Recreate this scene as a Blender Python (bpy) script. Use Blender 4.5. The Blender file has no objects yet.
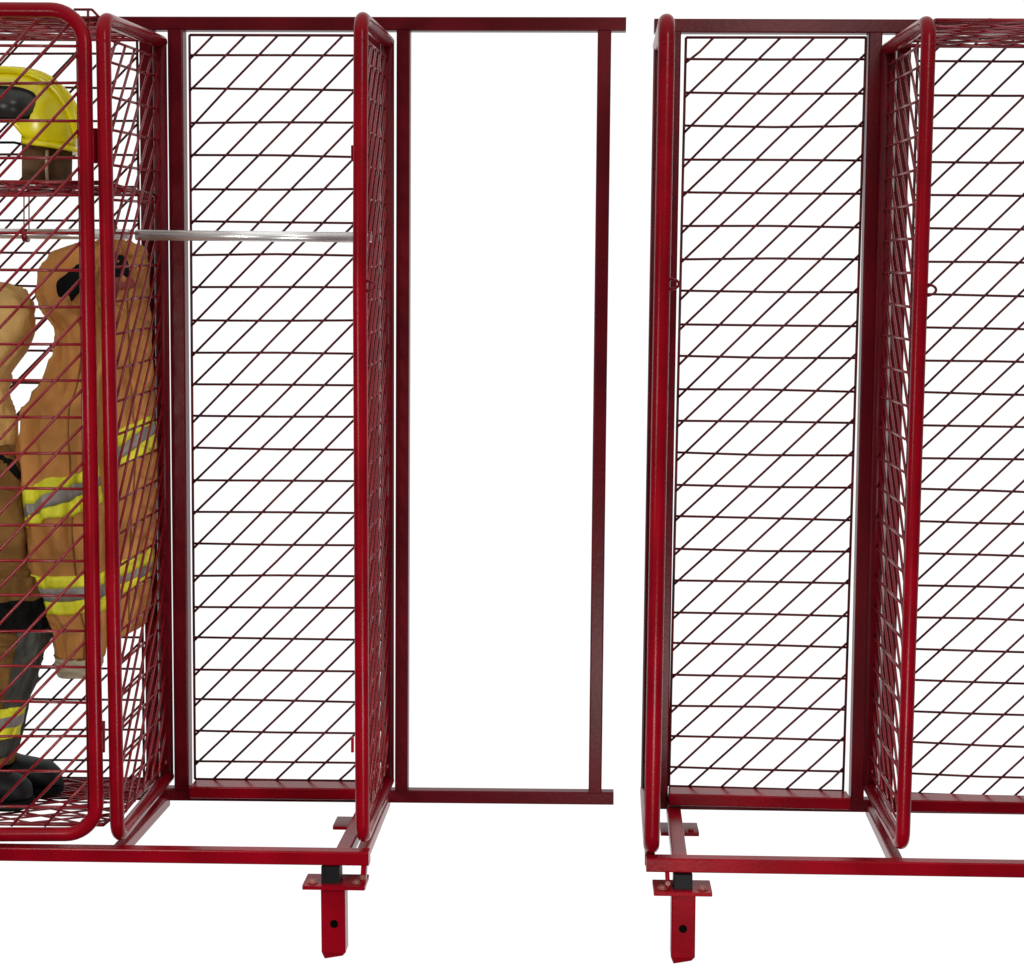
import bpy, bmesh, math, random
from mathutils import Vector, Matrix, noise
random.seed(4)
PI = math.pi
SC = bpy.context.scene
COL = SC.collection

# ---------------------------------------------------------------- camera
F_PX, CX, CY, W_PX = 1664.0, 512.0, 483.0, 1024.0
PITCH = math.atan(173.0 / F_PX)
YAW = math.atan(68.0 * math.cos(PITCH) / F_PX)
FWD = Vector((-math.sin(YAW) * math.cos(PITCH), math.cos(YAW) * math.cos(PITCH), -math.sin(PITCH)))
RGT = Vector((math.cos(YAW), math.sin(YAW), 0))
UP = RGT.cross(FWD)
CAM_Y = -3.75

def ray(px, py):
    return (FWD * F_PX + RGT * (px - CX) - UP * (py - CY))

_d = ray(334, 962)
CAM = Vector((0.0, CAM_Y, -_d.z * (0 - CAM_Y) / _d.y + 0.001))

def P(px, py, Y):
    """point of the plane Y (metres behind the front of the racks) seen at a pixel of the survey photo"""
    d = ray(px, py)
    return CAM + d * ((Y - CAM_Y) / d.y)

cam = bpy.data.objects.new("camera", bpy.data.cameras.new("camera"))
COL.objects.link(cam)
cam.location = CAM
cam.rotation_euler = (PI / 2 - PITCH, 0, YAW)
cam.data.sensor_fit = 'HORIZONTAL'
cam.data.sensor_width = 36.0
cam.data.lens = F_PX * 36.0 / W_PX
cam.data.clip_end = 200
SC.camera = cam

# ---------------------------------------------------------------- studio: blown-out white backdrop light, dim room behind the photographer
SC.view_settings.view_transform = 'Standard'
SC.view_settings.look = 'None'
SC.view_settings.exposure = 0
SC.view_settings.gamma = 1
world = bpy.data.worlds.new("World")
SC.world = world
world.use_nodes = True
nt = world.node_tree
nt.nodes.clear()
w_out = nt.nodes.new('ShaderNodeOutputWorld')
w_bg = nt.nodes.new('ShaderNodeBackground')
w_tc = nt.nodes.new('ShaderNodeTexCoord')
w_sep = nt.nodes.new('ShaderNodeSeparateXYZ')
w_rmp = nt.nodes.new('ShaderNodeValToRGB')
nt.links.new(w_tc.outputs['Generated'], w_sep.inputs[0])
w_top = nt.nodes.new('ShaderNodeMath'); w_top.operation = 'MULTIPLY'; w_top.inputs[1].default_value = 0.66
w_max = nt.nodes.new('ShaderNodeMath'); w_max.operation = 'MAXIMUM'
nt.links.new(w_sep.outputs['Z'], w_top.inputs[0])
nt.links.new(w_sep.outputs['Y'], w_max.inputs[0])
nt.links.new(w_top.outputs[0], w_max.inputs[1])
nt.links.new(w_max.outputs[0], w_rmp.inputs[0])
w_rmp.color_ramp.elements[0].position = 0.0
w_rmp.color_ramp.elements[0].color = (0.03, 0.03, 0.032, 1)
w_rmp.color_ramp.elements[1].position = 0.62
w_rmp.color_ramp.elements[1].color = (1, 1, 1, 1)
nt.links.new(w_rmp.outputs[0], w_bg.inputs[0])
w_bg.inputs[1].default_value = 1.05
nt.links.new(w_bg.outputs[0], w_out.inputs[0])

def area(name, loc, target, size, power, col=(1, 1, 1)):
    l = bpy.data.lights.new(name, 'AREA')
    l.shape = 'DISK'
    l.size = size
    l.energy = power
    l.color = col
    o = bpy.data.objects.new(name, l)
    COL.objects.link(o)
    o.location = loc
    o.rotation_euler = (Vector(target) - Vector(loc)).to_track_quat('-Z', 'Y').to_euler()
    return o
area("low_key_light", (0.25, -1.75, 0.1), (0.1, 0.1, 0.9), 0.5, 17, (1, 0.97, 0.94))
area("left_key_light", (-1.7, -1.9, 1.3), (-0.75, 0.4, 1.0), 0.6, 17.5, (1, 0.96, 0.90))  # unseen lamp added to brighten the coat in the left bay
area("high_key_light", (0.9, -2.6, 2.9), (0, 0.1, 1.2), 0.6, 22, (1, 0.97, 0.94))

# ---------------------------------------------------------------- materials
def nodes(name):
    m = bpy.data.materials.new(name)
    m.use_nodes = True
    n = m.node_tree.nodes
    return m, n, m.node_tree.links, n['Principled BSDF']

def mat(name, col, rough=0.5, metal=0.0, spec=0.5, var=0.15, scale=12, bump=0.0, bscale=300, col2=None, ior=None, crease=0.0):
    m, n, l, b = nodes(name)
    tc = n.new('ShaderNodeTexCoord')
    no = n.new('ShaderNodeTexNoise')
    no.inputs['Scale'].default_value = scale
    no.inputs['Detail'].default_value = 5
    l.new(tc.outputs['Object'], no.inputs['Vector'])
    r = n.new('ShaderNodeValToRGB')
    c2 = col2 or tuple(c * (1 - var) for c in col)
    c1 = col if col2 else tuple(min(1, c * (1 + var)) for c in col)
    r.color_ramp.elements[0].position = 0.35
    r.color_ramp.elements[1].position = 0.65
    r.color_ramp.elements[0].color = (*c2, 1)
    r.color_ramp.elements[1].color = (*c1, 1)
    l.new(no.outputs['Fac'], r.inputs[0])
    l.new(r.outputs[0], b.inputs['Base Color'])
    b.inputs['Roughness'].default_value = rough
    b.inputs['Metallic'].default_value = metal
    b.inputs['Specular IOR Level'].default_value = spec
    if ior:
        b.inputs['IOR'].default_value = ior
    if bump:
        nb = n.new('ShaderNodeTexNoise')
        nb.inputs['Scale'].default_value = bscale
        nb.inputs['Detail'].default_value = 3
        l.new(tc.outputs['Object'], nb.inputs['Vector'])
        bp = n.new('ShaderNodeBump')
        bp.inputs['Strength'].default_value = bump
        bp.inputs['Distance'].default_value = 0.004
        l.new(nb.outputs['Fac'], bp.inputs['Height'])
        l.new(bp.outputs[0], b.inputs['Normal'])
        if crease:
            mp = n.new('ShaderNodeMapping')
            mp.inputs['Scale'].default_value = (1.0, 1.0, 0.55)
            mp.inputs['Rotation'].default_value = (0, 0.5, 0)
            l.new(tc.outputs['Object'], mp.inputs['Vector'])
            cr = n.new('ShaderNodeTexNoise')
            cr.noise_type = 'RIDGED_MULTIFRACTAL'
            cr.inputs['Scale'].default_value = 7.0
            cr.inputs['Detail'].default_value = 2.0
            cr.inputs['Distortion'].default_value = 0.6
            l.new(mp.outputs[0], cr.inputs['Vector'])
            b2 = n.new('ShaderNodeBump')
            b2.inputs['Strength'].default_value = crease
            b2.inputs['Distance'].default_value = 0.035
            l.new(cr.outputs['Fac'], b2.inputs['Height'])
            l.new(b2.outputs[0], bp.inputs['Normal'])
    return m

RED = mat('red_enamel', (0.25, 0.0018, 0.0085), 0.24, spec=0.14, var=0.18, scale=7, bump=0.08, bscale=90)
SHADED_RED = mat('shaded_red_enamel', (0.115, 0.0042, 0.0085), 0.3, spec=0.12, var=0.2, scale=5, bump=0.08, bscale=90)  # red enamel with the rear frame's shade in its colour; latches reuse it
SHADED_WIRE = mat('shaded_wire_enamel', (0.10, 0.011, 0.014), 0.3, spec=0.15, var=0.3, scale=15)  # red wire darkened in colour for light fall-off towards the back
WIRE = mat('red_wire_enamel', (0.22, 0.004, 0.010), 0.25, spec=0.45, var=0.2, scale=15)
CHROME = mat('chrome', (0.92, 0.92, 0.90), 0.3, metal=0.7, var=0.02, spec=0.9)
BLACKM = mat('black_rubber', (0.006, 0.006, 0.007), 0.55, spec=0.2, var=0.3, bump=0.1)
HOLE = mat('dark_hole', (0.004, 0.003, 0.003), 0.9, spec=0.0)
STEEL = mat('painted_bolt', (0.30, 0.09, 0.07), 0.4, var=0.3)
TAN = mat('tan_fabric', (0.66, 0.30, 0.088), 0.85, spec=0.15, col2=(0.42, 0.19, 0.055), scale=5, bump=0.5, bscale=260, crease=1.0)
BROWN = mat('brown_fabric', (0.20, 0.10, 0.028), 0.85, spec=0.15, var=0.25, scale=9, bump=0.5, bscale=260, crease=1.0)
GOLD = mat('pale_tan_fabric', (0.66, 0.42, 0.15), 0.85, spec=0.15, var=0.2, scale=8, bump=0.5, bscale=260, crease=1.0)
LIME = mat('lime_trim', (0.80, 0.78, 0.03), 0.6, var=0.08, scale=30, bump=0.2)
SILVER = mat('silver_trim', (0.27, 0.245, 0.22), 0.45, var=0.12, scale=40, bump=0.2)
GREYF = mat('charcoal_fabric', (0.075, 0.075, 0.065), 0.85, spec=0.15, var=0.25, bump=0.5, bscale=260, crease=1.0)
BLACKF = mat('black_fabric', (0.006, 0.006, 0.006), 0.85, spec=0.1, var=0.3, bump=0.4, bscale=200)
LINING = mat('brick_lining', (0.22, 0.045, 0.03), 0.85, var=0.25, bump=0.3)
CREAM = mat('cream_lining', (0.5, 0.42, 0.28), 0.8, var=0.1)
YEL = mat('yellow_shell', (0.92, 0.82, 0.008), 0.2, var=0.05, scale=6)
FLAP = mat('brown_flap', (0.14, 0.075, 0.03), 0.85, var=0.3, scale=20, bump=0.5)
LENS = mat('smoked_lens', (0.03, 0.032, 0.03), 0.35, var=0.3)

# ---------------------------------------------------------------- mesh helpers
class MB:
    def __init__(s):
        s.v, s.f, s.sm = [], [], []
    def ring_sweep(s, rings, closed=False, caps=True, smooth=True):
        n = len(rings[0]); base = len(s.v)
        for r in rings: s.v.extend(r)
        m = len(rings)
        for i in range(m if closed else m - 1):
            a, b = base + i * n, base + ((i + 1) % m) * n
            for k in range(n):
                k2 = (k + 1) % n
                s.f.append((a + k, a + k2, b + k2, b + k)); s.sm.append(smooth)
        if caps and not closed:
            s.f.append(tuple(base + k for k in range(n))[::-1]); s.sm.append(False)
            s.f.append(tuple(base + (m - 1) * n + k for k in range(n))); s.sm.append(False)
    def tube(s, pts, r, seg=12, closed=False, prof=None, up=None, caps=True):
        pts = [Vector(p) for p in pts]
        m = len(pts); rings = []
        def tang(i):
            if closed: a, b = pts[(i - 1) % m], pts[(i + 1) % m]
            else: a, b = pts[max(0, i - 1)], pts[min(m - 1, i + 1)]
            return (b - a).normalized()
        t0 = tang(0)
        u = Vector(up) if up else (Vector((0, 0, 1)) if abs(t0.z) < 0.9 else Vector((0, 1, 0)))
        u = (u - t0 * u.dot(t0)).normalized()
        for i in range(m):
            t = tang(i)
            u = (u - t * u.dot(t)).normalized()
            w = t.cross(u)
            rr = r[i] if isinstance(r, (list, tuple)) else r
            if prof: ring = [pts[i] + u * a + w * b for a, b in prof]
            else: ring = [pts[i] + u * (rr * math.cos(2 * PI * k / seg)) + w * (rr * math.sin(2 * PI * k / seg)) for k in range(seg)]
            rings.append(ring)
        s.ring_sweep(rings, closed, caps, smooth=(prof is None))
    def bar(s, a, b, h, w, up=(0, 0, 1), bev=0.0035):
        """square tube with rounded edges: h along up, w across"""
        p, q, e = h / 2, w / 2, bev
        prof = []
        for sx, sy, a0 in ((1, 1, 0), (-1, 1, 90), (-1, -1, 180), (1, -1, 270)):
            for k in range(3):
                t = math.radians(a0 + 45 * k)
                prof.append((sx * (p - e) + e * math.cos(t), sy * (q - e) + e * math.sin(t)))
        s.tube([a, b], 0, prof=prof, up=up)
    def box(s, c, size, bev=0.0):
        c = Vector(c); x, y, z = (k / 2 for k in size)
        s.bar(c - Vector((0, 0, z)), c + Vector((0, 0, z)), 2 * y, 2 * x, up=(0, 1, 0), bev=max(bev, 0.0008))
    def build(s, name, m, parent=None, smooth_all=False):
        me = bpy.data.meshes.new(name)
        me.from_pydata([tuple(v) for v in s.v], [], s.f)
        me.polygons.foreach_set('use_smooth', [bool(x) or smooth_all for x in s.sm])
        bm = bmesh.new(); bm.from_mesh(me)
        bmesh.ops.recalc_face_normals(bm, faces=bm.faces)
        bm.to_mesh(me); bm.free()
        me.materials.append(m)
        me.update()
        o = bpy.data.objects.new(name, me)
        COL.objects.link(o)
        if parent:
            o.parent = parent
            M = Matrix.Identity(4)
            p = parent
            while p:
                M = Matrix.Translation(p.location) @ M
                p = p.parent
            me.transform(M.inverted())
        return o

def fillet(pts, r, n=8, closed=False):
    """round the inner corners of a polyline"""
    pts = [Vector(p) for p in pts]; out = []
    m = len(pts)
    for i in range(m):
        if not closed and i in (0, m - 1):
            out.append(pts[i]); continue
        a, b, c = pts[i - 1], pts[i], pts[(i + 1) % m]
        d1, d2 = (a - b).normalized(), (c - b).normalized()
        ang = d1.angle(d2)
        if ang > 3.05:
            out.append(b); continue
        t = r / math.tan(ang / 2)
        cen = b + (d1 + d2).normalized() * (r / math.sin(ang / 2))
        p1, p2 = b + d1 * t, b + d2 * t
        v1, v2 = p1 - cen, p2 - cen
        full = v1.angle(v2)
        for k in range(n + 1):
            f = k / n
            out.append(cen + (v1 * math.sin((1 - f) * full) + v2 * math.sin(f * full)) / math.sin(full))
    return out

def thing(name, loc, label, cat, group=None):
    o = bpy.data.objects.new(name, None)
    COL.objects.link(o)
    o.location = loc
    o.empty_display_size = 0.1
    o['label'] = label; o['category'] = cat
    if group: o['group'] = group
    return o

def lerp(a, b, t): return a + (b - a) * t

def grid(mb, quad, rows, cell, off, r=0.0031, rise=1, frame=(1, 1, 1, 1), fr=0.0034, diag2=False, wob=0.0012, horiz=True):
    """welded wire infill. quad TL,TR,BR,BL; rows = fractions from top; cell = diagonal pitch / width; off = first crossing / width"""
    TL, TR, BR, BL = [Vector(q) for q in quad]
    nrm = (TR - TL).cross(BL - TL).normalized()
    def S(u, v, d=0.0):
        return lerp(lerp(TL, TR, u), lerp(BL, BR, u), v) + nrm * d
    def j(): return random.uniform(-wob, wob)
    for v in rows:
        mb.tube([S(0, v + j(), r * 0.8), S(0.5, v + j(), r * 0.8 + j()), S(1, v + j(), r * 0.8)], r, 6)
    dv = (rows[-1] - rows[0]) / (len(rows) - 1)
    nk = len(rows) + int(1 / cell) + 8
    def diags(rise, off):
        for k in range(-nk, nk):
            # crossing x at row i:  off + cell*(k - rise*i)
            pts = []
            f = lambda v: off + cell * (k - rise * (v - rows[0]) / dv)
            g = lambda u: rows[0] + dv * rise * (k - (u - off) / cell)
            for v in (0, 1):
                if 0 <= f(v) <= 1: pts.append((f(v), v))
            for u in (0, 1):
                if 0 <= g(u) <= 1: pts.append((u, g(u)))
            pts = sorted(set((round(a, 5), round(b, 5)) for a, b in pts))
            if len(pts) >= 2:
                a, b = pts[0], pts[-1]
                if math.hypot(a[0] - b[0], a[1] - b[1]) < 0.01: continue
                jj = j() * 3
                mid = S((a[0] + b[0]) / 2 + j(), (a[1] + b[1]) / 2 + j(), -r * 0.8)
                mb.tube([S(min(1, max(0, a[0])), a[1] + jj * (a[1] not in (0, 1)), -r * 0.8), mid, S(b[0], b[1], -r * 0.8)], r, 6)
    diags(rise, off)
    if diag2: diags(-rise, off + cell / 2)
    t, rr, b, l = frame
    if t: mb.tube([S(0, 0), S(1, 0)], fr, 8)
    if rr: mb.tube([S(1, 0), S(1, 1)], fr, 8)
    if b: mb.tube([S(0, 1), S(1, 1)], fr, 8)
    if l: mb.tube([S(0, 0), S(0, 1)], fr, 8)

def rows_for(y0, y1, ytop, ybot, n=23):
    a, b = (y0 - ytop) / (ybot - ytop), (y1 - ytop) / (ybot - ytop)
    return [a + (b - a) * i / (n - 1) for i in range(n)]

YR = 0.517          # plane of the back frames
YP = 0.485          # rear ends of the side panels
TR_ = 0.0165        # tube radius
SQ = 0.034          # square tube

# ---------------------------------------------------------------- rack parts
def square_rail(name, parent, a, b, h=SQ, w=SQ, up=(0, 0, 1), m=None):
    m = m or RED
    mb = MB(); mb.bar(a, b, h, w, up)
    return mb.build(name, m, parent)

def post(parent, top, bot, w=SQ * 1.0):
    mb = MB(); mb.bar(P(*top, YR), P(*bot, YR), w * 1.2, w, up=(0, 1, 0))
    return mb.build('back_post', SHADED_RED, parent)

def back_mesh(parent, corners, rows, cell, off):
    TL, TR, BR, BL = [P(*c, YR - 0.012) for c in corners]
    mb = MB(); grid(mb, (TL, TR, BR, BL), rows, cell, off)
    return mb.build('back_mesh', SHADED_WIRE, parent)

def side_panel(parent, Tf, Bf, Tr, Br, mid=None, rad=TR_):
    a, b, c, d = P(*Tf, 0), P(*Bf, 0), P(*Br, YP), P(*Tr, YP)
    pts = [d, a] + ([P(*mid, 0)] if mid else []) + [b, c]
    mb = MB()
    mb.tube(fillet(pts, 0.038, 10), rad, 16)
    # rear upright of the panel, welded between the two arms
    mu = MB()
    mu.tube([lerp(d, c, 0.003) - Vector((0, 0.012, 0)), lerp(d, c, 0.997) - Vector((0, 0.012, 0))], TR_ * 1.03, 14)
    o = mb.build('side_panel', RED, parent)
    mu.build('rear_upright', SHADED_RED, o)
    mi = MB()
    TL, TR, BR, BL = lerp(a, b, 0.022), lerp(d, c, 0.022), lerp(c, d, 0.022), lerp(b, a, 0.022)
    s = (TR - TL).normalized() * 0.012
    w = (TR - TL).length
    rows = [0.026 + 0.043 * i for i in range(23)]
    grid(mi, (TL + s, TR - s, BR - s, BL + s), rows, 0.081 / w, 0.06, r=0.0033, frame=(1, 0, 1, 0))
    mi.build('panel_mesh', WIRE, o)
    # dimples pressed in the bend at the top of the front tube
    t_ = lerp(a, b, 0.027)
    for dx in (-0.007, 0.007):
        mr = MB()
        q = t_ + Vector((dx, -math.sqrt(rad ** 2 - dx * dx) - 0.0005, 0))
        mr.tube([q + Vector((0, 0.003, 0)), q, q - Vector((0, 0.0015, 0))], [0.0034, 0.003, 0.0012], 10)
        mr.build('tube_dimple', RED, o)
    return o

def latch_loop(parent, px, py, sgn):
    c = P(px, py, 0.0)
    mb = MB()
    pts = [c + Vector((sgn * (-0.001 + 0.016 * math.cos(t)), -0.002, 0.011 * math.sin(t))) for t in [-1.75 + 3.5 * k / 16 for k in range(17)]]
    mb.tube(pts, 0.003, 8)
    for dz in (0.011, -0.011):
        mb.tube([c + Vector((-sgn * 0.012, -0.001, dz)), c + Vector((sgn * 0.002, -0.001, dz))], 0.0042, 8)
    mb.build('latch', SHADED_RED, parent)

def hinge_tab(parent, px, py0, py1, w=0.010):
    a, b = P(px, py0, 0), P(px, py1, 0)
    mb = MB(); mb.bar(a + Vector((0, 0.008, 0)), b + Vector((0, 0.008, 0)), 0.008, w, up=(0, 1, 0), bev=0.002)
    mb.build('hinge', RED, parent)

def foot(parent, lx, yend, x0, x1, hole, py_plate, black, py_black):
    """floor foot: flange plate, black socket and a drilled square leg"""
    c = P(lx, py_plate, 0.0)
    mb = MB()
    xa, xb = P(x0, py_plate, 0).x, P(x1, py_plate, 0).x
    mb.box(((xa + xb) / 2, 0.0, c.z), (xb - xa, 0.085, 0.009), 0.003)
    f = mb.build('foot_plate', RED, parent)
    # leg, a little ragged at its end
    tz = c.z - 0.004
    wl = P(lx + 12, 925, 0).x - P(lx - 12, 925, 0).x
    me = MB()
    lxw = P(lx, 925, 0).x; tipz = P(lx, yend, -0.03).z
    def sq(z, a, b, dz=0.0):
        return [Vector((lxw + sx * a, -0.004 + sy * b, z + dz * sx)) for sx, sy in ((-1, -.88), (-.88, -1), (.88, -1), (1, -.88), (1, .88), (.88, 1), (-.88, 1), (-1, .88))]
    me.ring_sweep([sq(tz, wl / 2, 0.025), sq(tipz + 0.012, wl / 2, 0.025), sq(tipz, wl / 2 - 0.006, 0.021, 0.004)], smooth=False)
    lg = me.build('leg', RED, f)
    mh = MB()
    h = P(*hole, -0.0305)
    mh.tube([h, h + Vector((0, 0.004, 0))], 0.0095, 16)
    mh.build('bolt_hole', HOLE, lg)
    mk = MB()
    bx = P(black, 880, 0).x
    z2 = P(black, py_black, 0).z
    mk.box((bx, 0.0, (c.z + z2) / 2 + 0.006), (0.043, 0.05, z2 - c.z + 0.004), 0.002)
    mk.build('socket', BLACKM, f)
    for px in (x0 + 9, x1 - 9):
        ms = MB()
        q = Vector((P(px, py_plate, 0).x, -0.018, c.z + 0.005))
        ms.tube([q, q + Vector((0, 0, 0.006))], 0.0085, 6)
        ms.tube([q, q + Vector((0, 0, 0.002))], 0.012, 14)
        ms.build('bolt', STEEL, f)

def rear_foot(parent, x0, x1, py, z_like):
    """rear flange plate with short stub of its leg"""
    Yc = 0.45
    a, b = P(x0, py, Yc), P(x1, py, Yc)
    mb = MB()
    mb.box(((a.x + b.x) / 2, Yc, a.z), (b.x - a.x, 0.085, 0.009), 0.003)
    mb.tube([Vector((b.x - 0.02, Yc - 0.02, a.z)), Vector((b.x - 0.02, Yc - 0.02, a.z + 0.008))], 0.008, 6)
    mb.build('foot_plate', RED, parent)

# =============================================================== LEFT RACK
left = thing('locker_rack', P(180, 860, 0.25) * 1.0, "red mesh locker rack with gear, chrome rod and a bare frame extending to the right", 'locker rack')
left.location.z = 0

# back frame
square_rail('top_rail', left, P(-90, 24, YR), P(626, 25, YR), m=SHADED_RED)
square_rail('bottom_rail', left, P(-75, 790.5, YR), P(613.5, 797, YR), m=SHADED_RED)
for tp, bt, *ww in (((-53, 31), (-38, 784)), ((147.5, 31), (154.5, 786)), ((177.0, 31), (183.5, 787), SQ * 1.14), ((374.5, 31), (373, 789)),
               ((404, 31.5), (402, 789)), ((604.5, 32), (595, 790.5))):
    post(left, tp, bt, *ww)
# back meshes
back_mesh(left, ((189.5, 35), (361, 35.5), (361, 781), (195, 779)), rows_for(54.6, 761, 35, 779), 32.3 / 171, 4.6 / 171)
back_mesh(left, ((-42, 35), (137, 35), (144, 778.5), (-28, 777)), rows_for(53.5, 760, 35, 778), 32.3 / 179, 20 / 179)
def ledge(parent, a, b):
    mb = MB(); mb.bar(P(*a, 0.462), P(*b, 0.462), 0.031, 0.066)
    mb.build('mesh_ledge', RED, parent)
ledge(left, (193, 789), (364, 791))
ledge(left, (-30, 787), (145, 788.5))
# side panels
pA = side_panel(left, (-153, 17.5), (-124, 833), (-66, 41), (-48, 771))
pB = side_panel(left, (103, 18.5), (117.5, 838), (161, 42), (168, 776))
pC = side_panel(left, (361, 17.5), (362.5, 839), (388, 42), (388, 780), mid=(360, 280))
latch_loop(pC, 368, 286, 1)
hinge_tab(pC, 352, 145, 161, 0.0065)
hinge_tab(pC, 352, 738, 753, 0.0065)
hinge_tab(pB, 94.5, 128, 163, 0.012)
hinge_tab(pB, 101.5, 722, 753, 0.012)
# wire loop over the joint of door and panel
mb = MB()
mb.tube(fillet([P(74, 9.5, 0.03), P(92, 9.5, 0.03), P(98, 16, 0.03), P(108, 26, 0.10)], 0.006, 4), 0.003, 8)
mb.tube([P(88, 9.5, 0.03), P(88, 28, 0.03)], 0.003, 8)
mb.build('wire_loop', WIRE, left)
# base: front rail and rails running back
square_rail('base_rail', left, P(-160, 850, 0), P(369.5, 857, 0), SQ * 0.98)
def base_side(parent, f, rr, w=SQ * 0.8, name='base_rail', m=RED):
    mb = MB(); mb.bar(P(*f, 0.017), P(*rr, YR - 0.017), 0.03, w)
    return mb.build(name, m, parent)
base_side(left, (-128, 850), (-40, 795))
base_side(left, (118, 852), (165, 800.5), SQ * 0.8)
base_side(left, (362, 856), (385, 801), SQ * 0.8)
base_side(left, (342.5, 856), (369, 803), SQ * 1.05, 'foot_channel')
foot(left, 335, 958, 305, 367, (334, 924), 882, 332, 867)
def clamp(parent, top, bot, w):
    a, b = P(*top, -0.004), P(*bot, -0.004)
    mb = MB(); mb.bar(a, b, 0.03, w, up=(0, 1, 0), bev=0.004)
    c = lerp(a, b, 0.45) - Vector((0, 0.0155, 0))
    mb.build('clamp', RED, parent)
    mh = MB(); mh.tube([c, c - Vector((0, 0.005, 0))], 0.006, 6); mh.build('bolt', STEEL, parent)
clamp(left, (364.5, 864), (363, 888), 0.013)
rear_foot(left, 335, 380, 823, 0)
# chrome rods
def rod(x0, x1, y0, y1, Y=0.27):
    mb = MB(); mb.tube([P(x0, y0, Y), P(x1, y1, Y)], 0.0125, 16)
    mb.build('hanging_rod', CHROME, left)
rod(136, 374, 235, 237.5)
rod(-112, 129, 233, 234.5)
# left bay: roof, helmet shelf and floor of wire
def deck(parent, name, f0, f1, r0, r1, Yf, Yb, n=7, cell=0.085, dense=True, lip=0.0):
    q = (P(*r0, Yb), P(*r1, Yb), P(*f1, Yf), P(*f0, Yf))
    w = (q[1] - q[0]).length
    mb = MB()
    rows = [0.05 + 0.9 * i / (n - 1) for i in range(n)]
    grid(mb, q, rows, cell / w, 0.03, r=0.0027, diag2=dense, fr=0.0042)
    if lip:
        dz = Vector((0, 0, lip))
        mb.tube([q[2] - dz, q[3] - dz], 0.0042, 8)
        k = int(w / 0.045)
        for i in range(k):
            a = lerp(q[3], q[2], i / k); b = lerp(q[3], q[2], (i + 1) / k)
            if i % 2: mb.tube([a, b - dz], 0.0026, 6)
            else: mb.tube([a - dz, b], 0.0026, 6)
    return mb.build(name, WIRE, parent)
deck(left, 'roof_mesh', (-140, 17), (96, 18), (-48, 39), (150, 40), 0.03, 0.48, n=6, cell=0.13)
deck(left, 'gear_shelf', (-139, 181), (104, 182.5), (-58, 193.5), (154, 195), 0.04, 0.47, n=4, cell=0.14, lip=0.026)
deck(left, 'floor_mesh', (-116, 823), (103, 825), (-38, 779), (156, 781), 0.03, 0.48, n=7, cell=0.12)
mb = MB()
for px in (24, 29):
    mb.tube([P(px, 190, 0.24), P(px, 231, 0.265)], 0.0016, 6)
c = P(26, 235.5, 0.27)
mb.tube([c - Vector((0.006, 0, 0)), c + Vector((0.006, 0, 0))], 0.0165, 14)
mb.build('rod_hanger', WIRE, left)

# door of the left bay
YD = -0.012
door_pts = [P(-20, 9.5, YD), P(84, 10, YD), P(90.5, 440, YD), P(97, 834, YD), P(-20, 834.5, YD), P(-118, 833, YD), P(-134, 430, YD), P(-147, 10, YD)]
mb = MB()
loop = fillet(door_pts, 0.075, 10, closed=True)
mb.tube(loop, TR_, 16, closed=True)
door = mb.build('door', RED, left)
mb = MB()
grid(mb, (P(-139, 20, YD), P(77, 20, YD), P(89, 826, YD), P(-111, 825, YD)), rows_for(44, 805.5, 20, 826, 22), 36 / 216.0, (8 + 3 + 142 - 3 * 36) / 216.0, r=0.0034, frame=(0, 1, 0, 1))
mb.build('door_mesh', WIRE, door)

# =============================================================== RIGHT RACK
right = thing('locker_rack', Vector((P(800, 860, 0.25).x, 0.25, 0)), "empty red wire mesh locker rack on the right, two open bays without door or gear", 'locker rack')
square_rail('top_rail', right, P(654, 26.5, YR), P(1145, 28, YR), m=SHADED_RED)
square_rail('bottom_rail', right, P(641, 801, YR), P(1110, 808, YR), m=SHADED_RED)
for tp, bt, *ww in (((674, 33), (661, 798)), ((874.5, 34), (856, 800)), ((903.5, 34), (884.5, 801)), ((1104, 35), (1073, 804))):
    post(right, tp, bt, *ww)
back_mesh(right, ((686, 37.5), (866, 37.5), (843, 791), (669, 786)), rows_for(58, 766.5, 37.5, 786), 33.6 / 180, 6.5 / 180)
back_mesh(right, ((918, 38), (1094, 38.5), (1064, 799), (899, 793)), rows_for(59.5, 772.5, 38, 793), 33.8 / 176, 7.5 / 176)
ledge(right, (669, 796), (848, 800.5))
ledge(right, (896, 802), (1064, 805.5))
pE = side_panel(right, (667, 20), (651.5, 850), (660, 46), (647, 790), rad=0.0185)
pD = side_panel(right, (929, 21.5), (902.5, 846.5), (888, 49), (869, 786))
pF = side_panel(right, (1194, 22.5), (1156, 853), (1120, 50), (1086, 796))
latch_loop(pE, 672, 284, 1)
latch_loop(pD, 929, 290, 1)
square_rail('base_rail', right, P(646, 863, 0), P(1175, 871, 0), SQ * 0.98)
base_side(right, (650, 860), (648, 806), SQ * 0.7)
base_side(right, (679.5, 861), (673, 807), SQ * 1.05, 'foot_channel')
base_side(right, (897, 864), (871, 810))
base_side(right, (1146, 866), (1085, 815))
foot(right, 682.5, 963, 653, 711, (683, 929), 888, 682.5, 875)
clamp(right, (667, 870.5), (668, 893), 0.010)
rear_foot(right, 660, 698, 829, 0)
deck(right, 'roof_mesh', (936, 20), (1188, 21), (899, 46), (1114, 47), 0.03, 0.48, n=6, cell=0.13)

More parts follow.
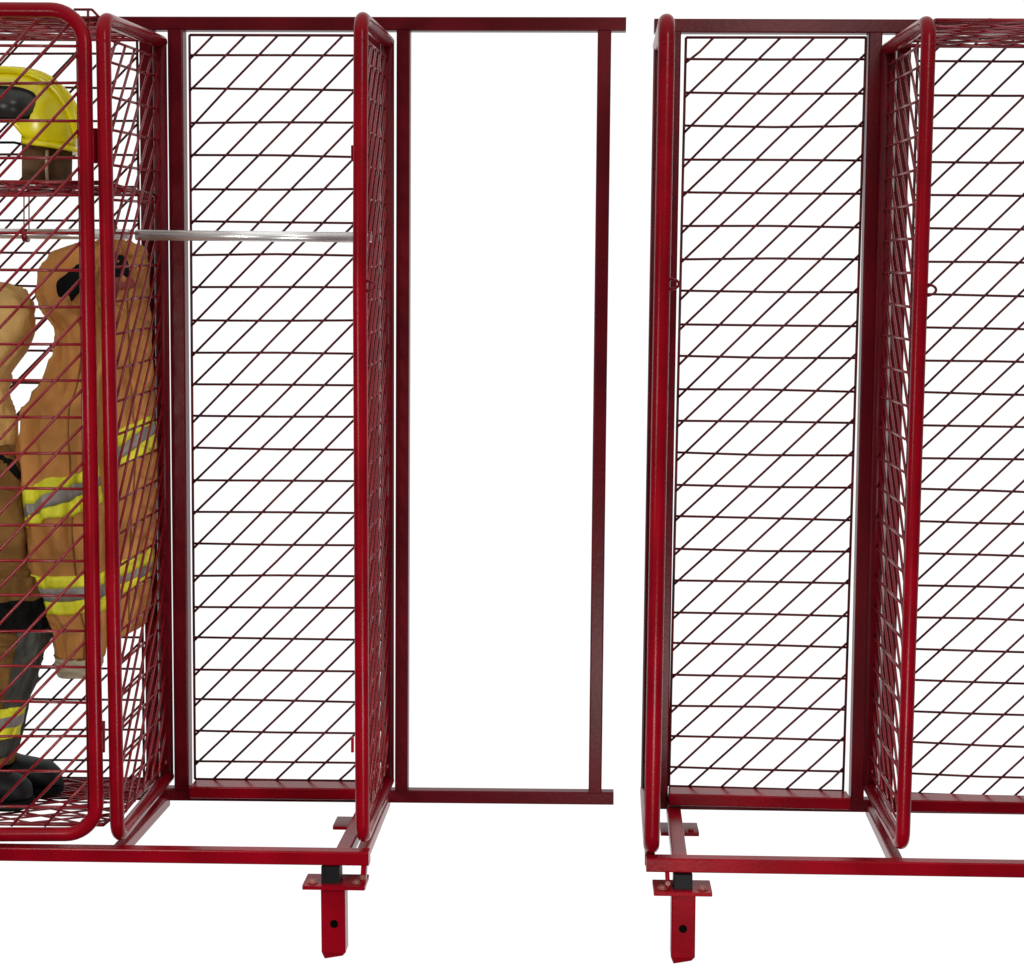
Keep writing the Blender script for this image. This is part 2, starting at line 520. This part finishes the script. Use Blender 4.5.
# =============================================================== GEAR IN THE LEFT BAY
def loftf(stations, seg=64, folds=0.006, nf=5, seed=0.0, slant=0.0, deep=0.022):
    """stations: (py, xl, xr, Y, half depth). returns S(v,t,offset)"""
    ST = stations
    def interp(v):
        x = v * (len(ST) - 1); i = min(int(x), len(ST) - 2); f = x - i
        f = f * f * (3 - 2 * f) * 0.5 + f * 0.5
        return [lerp(ST[i][k], ST[i + 1][k], f) for k in range(5)]
    def S(v, t, off=0.0):
        hem = slant * math.cos(t) * max(0.0, (v - 0.72) / 0.28) ** 1.5
        py, xl, xr, Y, b = interp(v)
        L, R = P(xl, py, Y), P(xr, py, Y)
        c = (L + R) / 2; a = (R.x - L.x) / 2
        n = folds * (0.9 * noise.noise(Vector((math.cos(t) * 4.5 + 7, math.sin(t) * 4.5 + v * 6, v * 16 + seed))) + math.sin(nf * t + 3.1 * noise.noise(Vector((v * 3, seed, 0))) * 2) * 0.8 + 1.6 * noise.noise(Vector((math.cos(t) * 2.1, math.sin(t) * 2.1, v * 9 + seed))))
        ct, s_ = math.cos(t), math.sin(t)
        q = noise.noise(Vector((ct * 1.7 + seed, s_ * 1.7 + v * 5.0, v * 7.0 - ct * 1.6)))
        q2 = noise.noise(Vector((ct * 3.1 - v * 4.0, s_ * 3.1 + seed, v * 13.0 + ct * 2.2)))
        edge = min(1.0, v * 8, (1 - v) * 8 + 0.35)
        n += deep * edge * (0.55 - 1.6 * abs(q) ** 0.7) + deep * 0.45 * edge * (0.4 - 1.4 * abs(q2) ** 0.7)
        e = 0.85
        cx = math.copysign(abs(ct) ** e, ct); sy = math.copysign(abs(s_) ** e, s_)
        k = off + n
        return Vector((c.x + (a + k * 0.45) * cx, c.y + (b + k) * sy, c.z + 0.35 * n + hem))
    def loft(mb, nv=60, v0=0.0, v1=1.0):
        rings = [[S(lerp(v0, v1, i / nv), 2 * PI * k / seg) for k in range(seg)] for i in range(nv + 1)]
        mb.ring_sweep(rings)
    def band(mb, va, vb, t0=0, t1=2 * PI, off=0.004, tilt=0.0, n=64, rows=3):
        closed = abs(t1 - t0 - 2 * PI) < 1e-4
        base = len(mb.v)
        for o in (off, -0.002):
            for i in range(rows + 1):
                for k in range(n + 1):
                    t = lerp(t0, t1, k / n)
                    mb.v.append(S(lerp(va, vb, i / rows) + tilt * math.cos(t), t, o))
        st = n + 1; lay = (rows + 1) * st
        for i in range(rows):
            for k in range(n):
                a = base + i * st + k
                mb.f.append((a, a + 1, a + st + 1, a + st)); mb.sm.append(True)
        # side walls give the trim its thickness
        for k in range(n):
            for i in (0, rows):
                a = base + i * st + k
                mb.f.append((a, a + 1, a + 1 + lay, a + lay)); mb.sm.append(False)
        if not closed:
            for i in range(rows):
                for k in (0, n):
                    a = base + i * st + k
                    mb.f.append((a, a + st, a + st + lay, a + lay)); mb.sm.append(False)
    return S, loft, band

# --- tan turnout coat beside the panel
coat = thing('turnout_coat', P(95, 640, 0.40), "tan firefighter coat with lime and silver bands hanging against the mesh side panel", 'coat')
body_st = [(240, 100, 130, 0.40, 0.03), (246, 82, 140, 0.40, 0.045), (256, 64, 144, 0.40, 0.055), (268, 50, 147, 0.40, 0.06),
           (290, 48, 149, 0.40, 0.064), (310, 52, 150, 0.40, 0.066), (340, 60, 151, 0.40, 0.066), (380, 60, 152, 0.40, 0.066), (420, 62, 153, 0.41, 0.066),
           (460, 64, 154, 0.41, 0.066), (500, 64, 153, 0.41, 0.066), (540, 64, 151, 0.41, 0.066), (580, 66, 149, 0.41, 0.066),
           (615, 68, 146, 0.41, 0.066), (642, 70, 144, 0.41, 0.062)]
Sb, loftb, bandb = loftf(body_st, folds=0.009, nf=7, seed=1.3, slant=0.045)
sl_st = [(244, 78, 112, 0.34, 0.03), (254, 52, 112, 0.34, 0.05), (268, 41, 104, 0.335, 0.062), (295, 37, 96, 0.33, 0.07), (312, 45, 96, 0.32, 0.068), (330, 58, 100, 0.32, 0.062),
         (360, 55, 102, 0.31, 0.064), (388, 44, 102, 0.30, 0.068), (408, 24, 102, 0.30, 0.072), (440, 19, 100, 0.30, 0.075), (475, 21, 100, 0.29, 0.075), (515, 28, 102, 0.29, 0.072), (550, 33, 104, 0.29, 0.07), (580, 36, 104, 0.29, 0.066),
         (610, 42, 104, 0.29, 0.06), (628, 56, 104, 0.29, 0.052), (660, 60, 100, 0.29, 0.045), (668, 61, 98, 0.29, 0.043)]
Ss, lofts, bands = loftf(sl_st, folds=0.011, nf=4, seed=5.2)
mb = MB(); loftb(mb, 110); lofts(mb, 130)
mb.build('coat_body', TAN, coat, True)
def vof(st, py):
    for i in range(len(st) - 1):
        if st[i][0] <= py <= st[i + 1][0]:
            return (i + (py - st[i][0]) / (st[i + 1][0] - st[i][0])) / (len(st) - 1)
def trims(st, band, parent, y0, h, tilt, t0=PI, t1=2 * PI):
    dv = vof(st, y0 + h) - vof(st, y0)
    v = vof(st, y0)
    mb = MB(); band(mb, v, v + dv * 1.15, t0, t1, 0.004, tilt); band(mb, v + dv * 1.9, v + dv * 3.05, t0, t1, 0.004, tilt)
    mb.build('lime_band', LIME, parent)
    mb = MB(); band(mb, v + dv * 1.1, v + dv * 1.95, t0, t1, 0.0055, tilt)
    mb.build('silver_band', SILVER, parent)
trims(sl_st, bands, coat, 476, 13, -0.022)
trims(sl_st, bands, coat, 571, 13, -0.002)
trims(body_st, bandb, coat, 440, 12, -0.05)
trims(body_st, bandb, coat, 564, 12, -0.02)
def seam(surf, pts, parent, r=0.0022, name='seam'):
    mb = MB()
    mb.tube([surf(v, t, 0.001) for v, t in pts], r, 6)
    mb.build(name, BROWN, parent)
seam(Ss, [(vof(sl_st, y), 1.62 * PI + 0.05 * math.sin(y / 23)) for y in range(320, 660, 8)], coat)
seam(Sb, [(vof(body_st, y), 1.72 * PI + 0.04 * math.sin(y / 31)) for y in range(290, 632, 8)], coat)
seam(Ss, [(vof(sl_st, 655), PI + PI * k / 30) for k in range(31)], coat, 0.003)
# black collar openings
def patch(parent, name, m, pts, Y, th=0.012, off=0.0):
    """soft closed cushion with a given outline (pixels), curved towards the viewer"""
    def cr(pts, m=5):
        o = []
        n = len(pts)
        for i in range(n):
            p0, p1, p2, p3 = [Vector(pts[(i + k) % n]) for k in (-1, 0, 1, 2)]
            for k in range(m):
                t = k / m
                o.append(0.5 * (2 * p1 + (p2 - p0) * t + (2 * p0 - 5 * p1 + 4 * p2 - p3) * t * t + (3 * p1 - p0 - 3 * p2 + p3) * t ** 3))
        return o
    pts = cr(pts)
    c = sum((P(x, y, Y) for x, y in pts), Vector()) / len(pts)
    mb = MB(); rings = []
    for s_, d in ((0.02, -th), (0.6, -th * 0.85), (0.9, -th * 0.5), (1.0, 0.0), (0.9, th * 0.4), (0.02, th * 0.5)):
        rings.append([lerp(c, P(x, y, Y), s_) + Vector((0, d, 0)) for x, y in pts])
    mb.ring_sweep(rings)
    return mb.build(name, m, parent, True)
patch(coat, 'collar_lining', BLACKF, [(56, 284), (66, 274), (78, 264), (92, 262), (94, 280), (80, 292), (70, 303), (61, 302)], 0.262, 0.012)
patch(coat, 'collar_lining', BLACKF, [(113, 258), (122, 255), (128, 262), (129, 276), (120, 278), (113, 274)], 0.338, 0.012)
patch(coat, 'inner_lining', LINING, [(111, 279), (122, 276), (133, 279), (134, 287), (122, 290), (111, 289)], 0.338, 0.008)
mb = MB()
mb.tube(fillet([P(112, 240, 0.39), P(116, 228, 0.32), P(114, 220, 0.28), P(110, 226, 0.255)], 0.01, 5), 0.004, 8)
mb.build('hanging_loop', BLACKF, coat)
cuff = MB()
cst = [(656, 56.5, 102, 0.29, 0.064), (664, 57, 101, 0.29, 0.063), (674, 60, 98, 0.29, 0.058)]
Sc, loftc, bandc = loftf(cst, folds=0.004, nf=4, seed=5.2, deep=0.002)
loftc(cuff, 10); cuff.build('cuff', CREAM, coat, True)

# --- paler coat at the edge of the picture
coat2 = thing('turnout_coat', P(-45, 450, 0.30), "pale tan coat sleeve cut by the left picture edge, above the brown trousers", 'coat')
st2 = [(282, -70, -10, 0.33, 0.03), (285, -95, 8, 0.33, 0.05), (292, -100, 24, 0.33, 0.065), (304, -100, 33, 0.33, 0.075), (318, -100, 36, 0.33, 0.08),
       (335, -98, 31, 0.33, 0.08), (355, -96, 22, 0.33, 0.078), (375, -95, 8, 0.33, 0.075), (390, -94, 5, 0.33, 0.073), (405, -94, 11, 0.33, 0.075), (425, -94, 17, 0.33, 0.076),
       (450, -92, 17, 0.33, 0.075), (474, -90, 12, 0.33, 0.07)]
S2, loft2, band2 = loftf(st2, folds=0.010, nf=5, seed=9.4)
mb = MB(); loft2(mb, 60)
mb.build('coat_body', GOLD, coat2, True)
mb = MB()
mb.tube([P(-30, 452, 0.235), P(-4, 456, 0.235), P(10, 464, 0.24), P(20, 478, 0.25)], [0.008, 0.012, 0.012, 0.008], 10)
mb.build('strap', BLACKF, coat2)

# --- trousers standing over their boots
tr = thing('turnout_trousers', P(-30, 770, 0.25), "brown firefighter trousers with black knee patch and lime cuffs above the boots", 'trousers')
st3 = [(446, -88, 6, 0.27, 0.06), (462, -92, 17, 0.27, 0.075), (490, -94, 25, 0.27, 0.08), (530, -94, 31, 0.27, 0.082), (565, -94, 36, 0.27, 0.08), (590, -92, 40, 0.27, 0.078), (600, -90, 42, 0.27, 0.075)]
S3, loft3, band3 = loftf(st3, folds=0.008, nf=6, seed=12.0)
# two legs
st4 = [(575, -34, 38, 0.25, 0.07), (600, -32, 42, 0.25, 0.07), (625, -28, 47, 0.25, 0.07), (640, -26, 48, 0.25, 0.07), (656, -26, 41, 0.25, 0.068), (680, -27, 34, 0.25, 0.065), (705, -27, 25, 0.25, 0.06), (735, -26, 18, 0.25, 0.055), (762, -26, 13, 0.25, 0.05)]
S4, loft4, band4 = loftf(st4, folds=0.008, nf=5, seed=3.0, deep=0.014)
st5 = [(y, xl - 58, xr - 62, 0.25, b) for y, xl, xr, Y, b in st4]
S5, loft5, band5 = loftf(st5, folds=0.008, nf=5, seed=7.0, deep=0.014)
mb = MB(); loft3(mb, 90); loft4(mb, 130); loft5(mb, 130)
mb.build('trouser_body', BROWN, tr, True)
def leg_patch(name, m, band, st, y0, y1, t0, t1, off):
    mb = MB(); band(mb, vof(st, y0), vof(st, y1), t0, t1, off, 0.0, 60, 24)
    mb.build(name, m, tr)
leg_patch('knee_patch', BLACKF, band4, st4, 596, 628, 1.43 * PI, 2.1 * PI, 0.007)
leg_patch('leg_panel', GREYF, band4, st4, 628.5, 752, 1.62 * PI, 2.12 * PI, 0.006)
leg_patch('lime_band', LIME, band4, st4, 702, 714, PI, 2 * PI, 0.011)
leg_patch('silver_band', SILVER, band4, st4, 713, 722, PI, 2 * PI, 0.0125)
leg_patch('lime_band', LIME, band4, st4, 721, 733, PI, 2 * PI, 0.011)

# --- boots
def boot(toe, heel, Y, label, h=0.17):
    """rubber boot lying toe to the right: loft of sections from heel to toe plus a shaft"""
    b = thing('boot', P((toe[0] + heel[0]) / 2, toe[1], Y), label, 'boot', 'black rubber fire boots')
    T, H = P(*toe, Y - 0.03), P(*heel, Y + 0.02)
    T.z = H.z = (T.z + H.z) / 2
    ax = (T - H); L = ax.length; ax.normalize(); sd = Vector((-ax.y, ax.x, 0))
    prof = [(0.0, 0.02, 0.04, 0.05), (0.03, 0.036, 0.012, 0.11), (0.12, 0.042, 0.012, 0.125), (0.3, 0.043, 0.012, 0.12), (0.45, 0.043, 0.014, 0.10), (0.6, 0.047, 0.012, 0.088),
            (0.75, 0.05, 0.012, 0.082), (0.88, 0.046, 0.012, 0.075), (0.96, 0.034, 0.016, 0.06), (1.0, 0.016, 0.022, 0.04)]
    mb = MB(); rings = []
    for f, w, z0, z1 in prof:
        c = H + ax * (L * f)
        zc, hz = (z0 + z1) / 2, (z1 - z0) / 2
        rings.append([c + sd * (w * math.copysign(abs(math.cos(t)) ** 0.75, math.cos(t))) + Vector((0, 0, zc + hz * math.copysign(abs(math.sin(t)) ** 0.8, math.sin(t)))) for t in [2 * PI * k / 24 for k in range(24)]])
    mb.ring_sweep(rings)
    c = H + ax * (L * 0.2)
    mb.tube([c + Vector((0, 0, z)) for z in (0.04, 0.09, h * 0.8, h)], [0.05, 0.055, 0.06, 0.064], 24)
    mb.build('boot_upper', BLACKM, b, False)
    ms = MB()
    out = []
    for f, w in ((0, 0.02), (0.03, 0.04), (0.15, 0.046), (0.45, 0.045), (0.6, 0.051), (0.78, 0.055), (0.9, 0.05), (0.98, 0.034), (1.01, 0.012)):
        out.append((f, w))
    pts = [H + ax * (L * f) + sd * w for f, w in out] + [H + ax * (L * f) - sd * w for f, w in reversed(out)]
    ms.ring_sweep([[p + Vector((0, 0, z)) for p in pts] for z in (0.0, 0.018)], smooth=False)
    ms.build('sole', BLACKF, b)
    mt = MB()
    mt.tube([H + ax * (L * 0.80) + sd * (0.052 * math.cos(t)) + Vector((0, 0, 0.014 + 0.066 * math.sin(t))) for t in [PI * k / 16 for k in range(17)]], 0.004, 8)
    mt.build('toe_seam', BLACKM, b)
boot((60, 789), (-44, 789), 0.30, "black rubber boot on the wire floor, toe pointing to the door hinge")
boot((30, 803), (-72, 803), 0.17, "nearer black rubber boot on the wire floor, cut by the left picture edge", 0.12)

# --- helmet
hc = P(16, 140, 0.25)
hel = thing('fire_helmet', P(14, 184, 0.25), "yellow fire helmet with dark goggles on the wire shelf", 'helmet')
TILT = math.radians(7)
def hp(x, y, z):
    """helmet point: x to its back, tilted so that the front edge lifts"""
    return hc + Vector((x * math.cos(TILT) + z * math.sin(TILT), y, z * math.cos(TILT) - x * math.sin(TILT)))
def lift(t):
    d = abs((t + 2 * PI) % (2 * PI) - PI)
    return 0.062 * max(0.0, 1 - (d / 1.95) ** 6)
A_, B_, H_ = 0.145, 0.115, 0.163
mb = MB(); rings = []
for i in range(19):
    row = []
    for k in range(72):
        t = 2 * PI * k / 72
        e0 = math.asin(min(1, lift(t) / H_))
        e = e0 + (PI / 2 * 0.995 - e0) * i / 18
        c = math.cos(e) ** 0.8
        row.append(hp(A_ * c * math.cos(t), B_ * c * math.sin(t), H_ * math.sin(e)))
    rings.append(row)
mb.ring_sweep(rings)
for ang in (-0.55, 0.0, 0.55):
    pts = []
    for k in range(25):
        e = PI * (k / 24) * 0.72 + PI * 0.05
        x = 0.147 * math.copysign(abs(math.cos(e)) ** 0.8, math.cos(e)); z = 0.164 * math.sin(e)
        pts.append(hp(x, ang * 0.10 * math.sin(e), z * (1 - 0.08 * abs(ang))))
    mb.tube(pts, 0.0085, 8)
mb.build('shell', YEL, hel, True)
# brim along the side and back
mb = MB(); rings = []
for k in range(49):
    t = lerp(-1.22, 1.22, k / 48)
    dx, dy = math.cos(t), math.sin(t)
    ext = (0.014 + 0.012 * max(0, dx)) * min(1, 0.15 + k / 6, 0.15 + (48 - k) / 6)
    p0 = hp(0.141 * dx, 0.112 * dy, 0.006); p1 = hp((0.141 + ext) * dx, (0.112 + ext) * dy, -0.008)
    rings.append([p0, p1, p1 + Vector((0, 0, -0.006)), p0 + Vector((0, 0, -0.010))])
mb.ring_sweep(rings)
mb.build('brim', YEL, hel)
# neck flap round the back and side
mb = MB(); rings = []
for k in range(41):
    t = lerp(-1.20, 1.15, k / 40)
    dx, dy = math.cos(t), math.sin(t); wv = 0.004 * math.sin(9 * t)
    top = hp(0.134 * dx, 0.108 * dy, -0.004); bot = hp((0.126 + wv) * dx, (0.110 + wv) * dy, 0)
    bot.z = hc.z - 0.108 + 0.030 * max(0, dx - 0.55)
    nn = Vector((dx, dy, 0)) * 0.004
    rings.append([top, bot, bot - nn, top - nn])
mb.ring_sweep(rings)
mb.build('neck_flap', FLAP, hel)
# goggles strapped over the front edge, turned to the viewer
mb = MB(); ml = MB(); rings = []; lr = []
for k in range(33):
    q = k / 16 - 1
    px = 2 + 36 * q
    Y = 0.118 + 0.055 * q * q
    hh = 16 * (1 - abs(q) ** 3.5) ** 0.5 + 1.5
    py = 103 + 2 * q
    top, bot = P(px, py - hh, Y), P(px, py + hh, Y)
    ba = Vector((0, 0.045, 0))
    rings.append([top + ba, top, bot, bot + ba])
    if hh > 7:
        fo_ = Vector((0, -0.004, 0)); u = Vector((0, 0, 0.008))
        lr.append([top - u + fo_, bot + u + fo_, bot + u - fo_ * 0.2, top - u - fo_ * 0.2])
mb.ring_sweep(rings); gog = mb.build('goggles', BLACKM, hel)
ml.ring_sweep(lr); ml.build('lens', LENS, gog)
mb = MB()
mb.tube([P(x, y, 0.17) for x, y in ((-24, 150), (-12, 145), (0, 142.5), (14, 142.5), (26, 145))], 0.003, 8)
mb.build('visor_edge', BLACKF, hel)
mb = MB()
mb.tube(fillet([hp(0.105, -0.085, -0.02), hp(0.108, -0.088, -0.06), hp(0.114, -0.088, -0.100)], 0.008, 4), 0.004, 8)
mb.build('chin_strap', CREAM, hel)
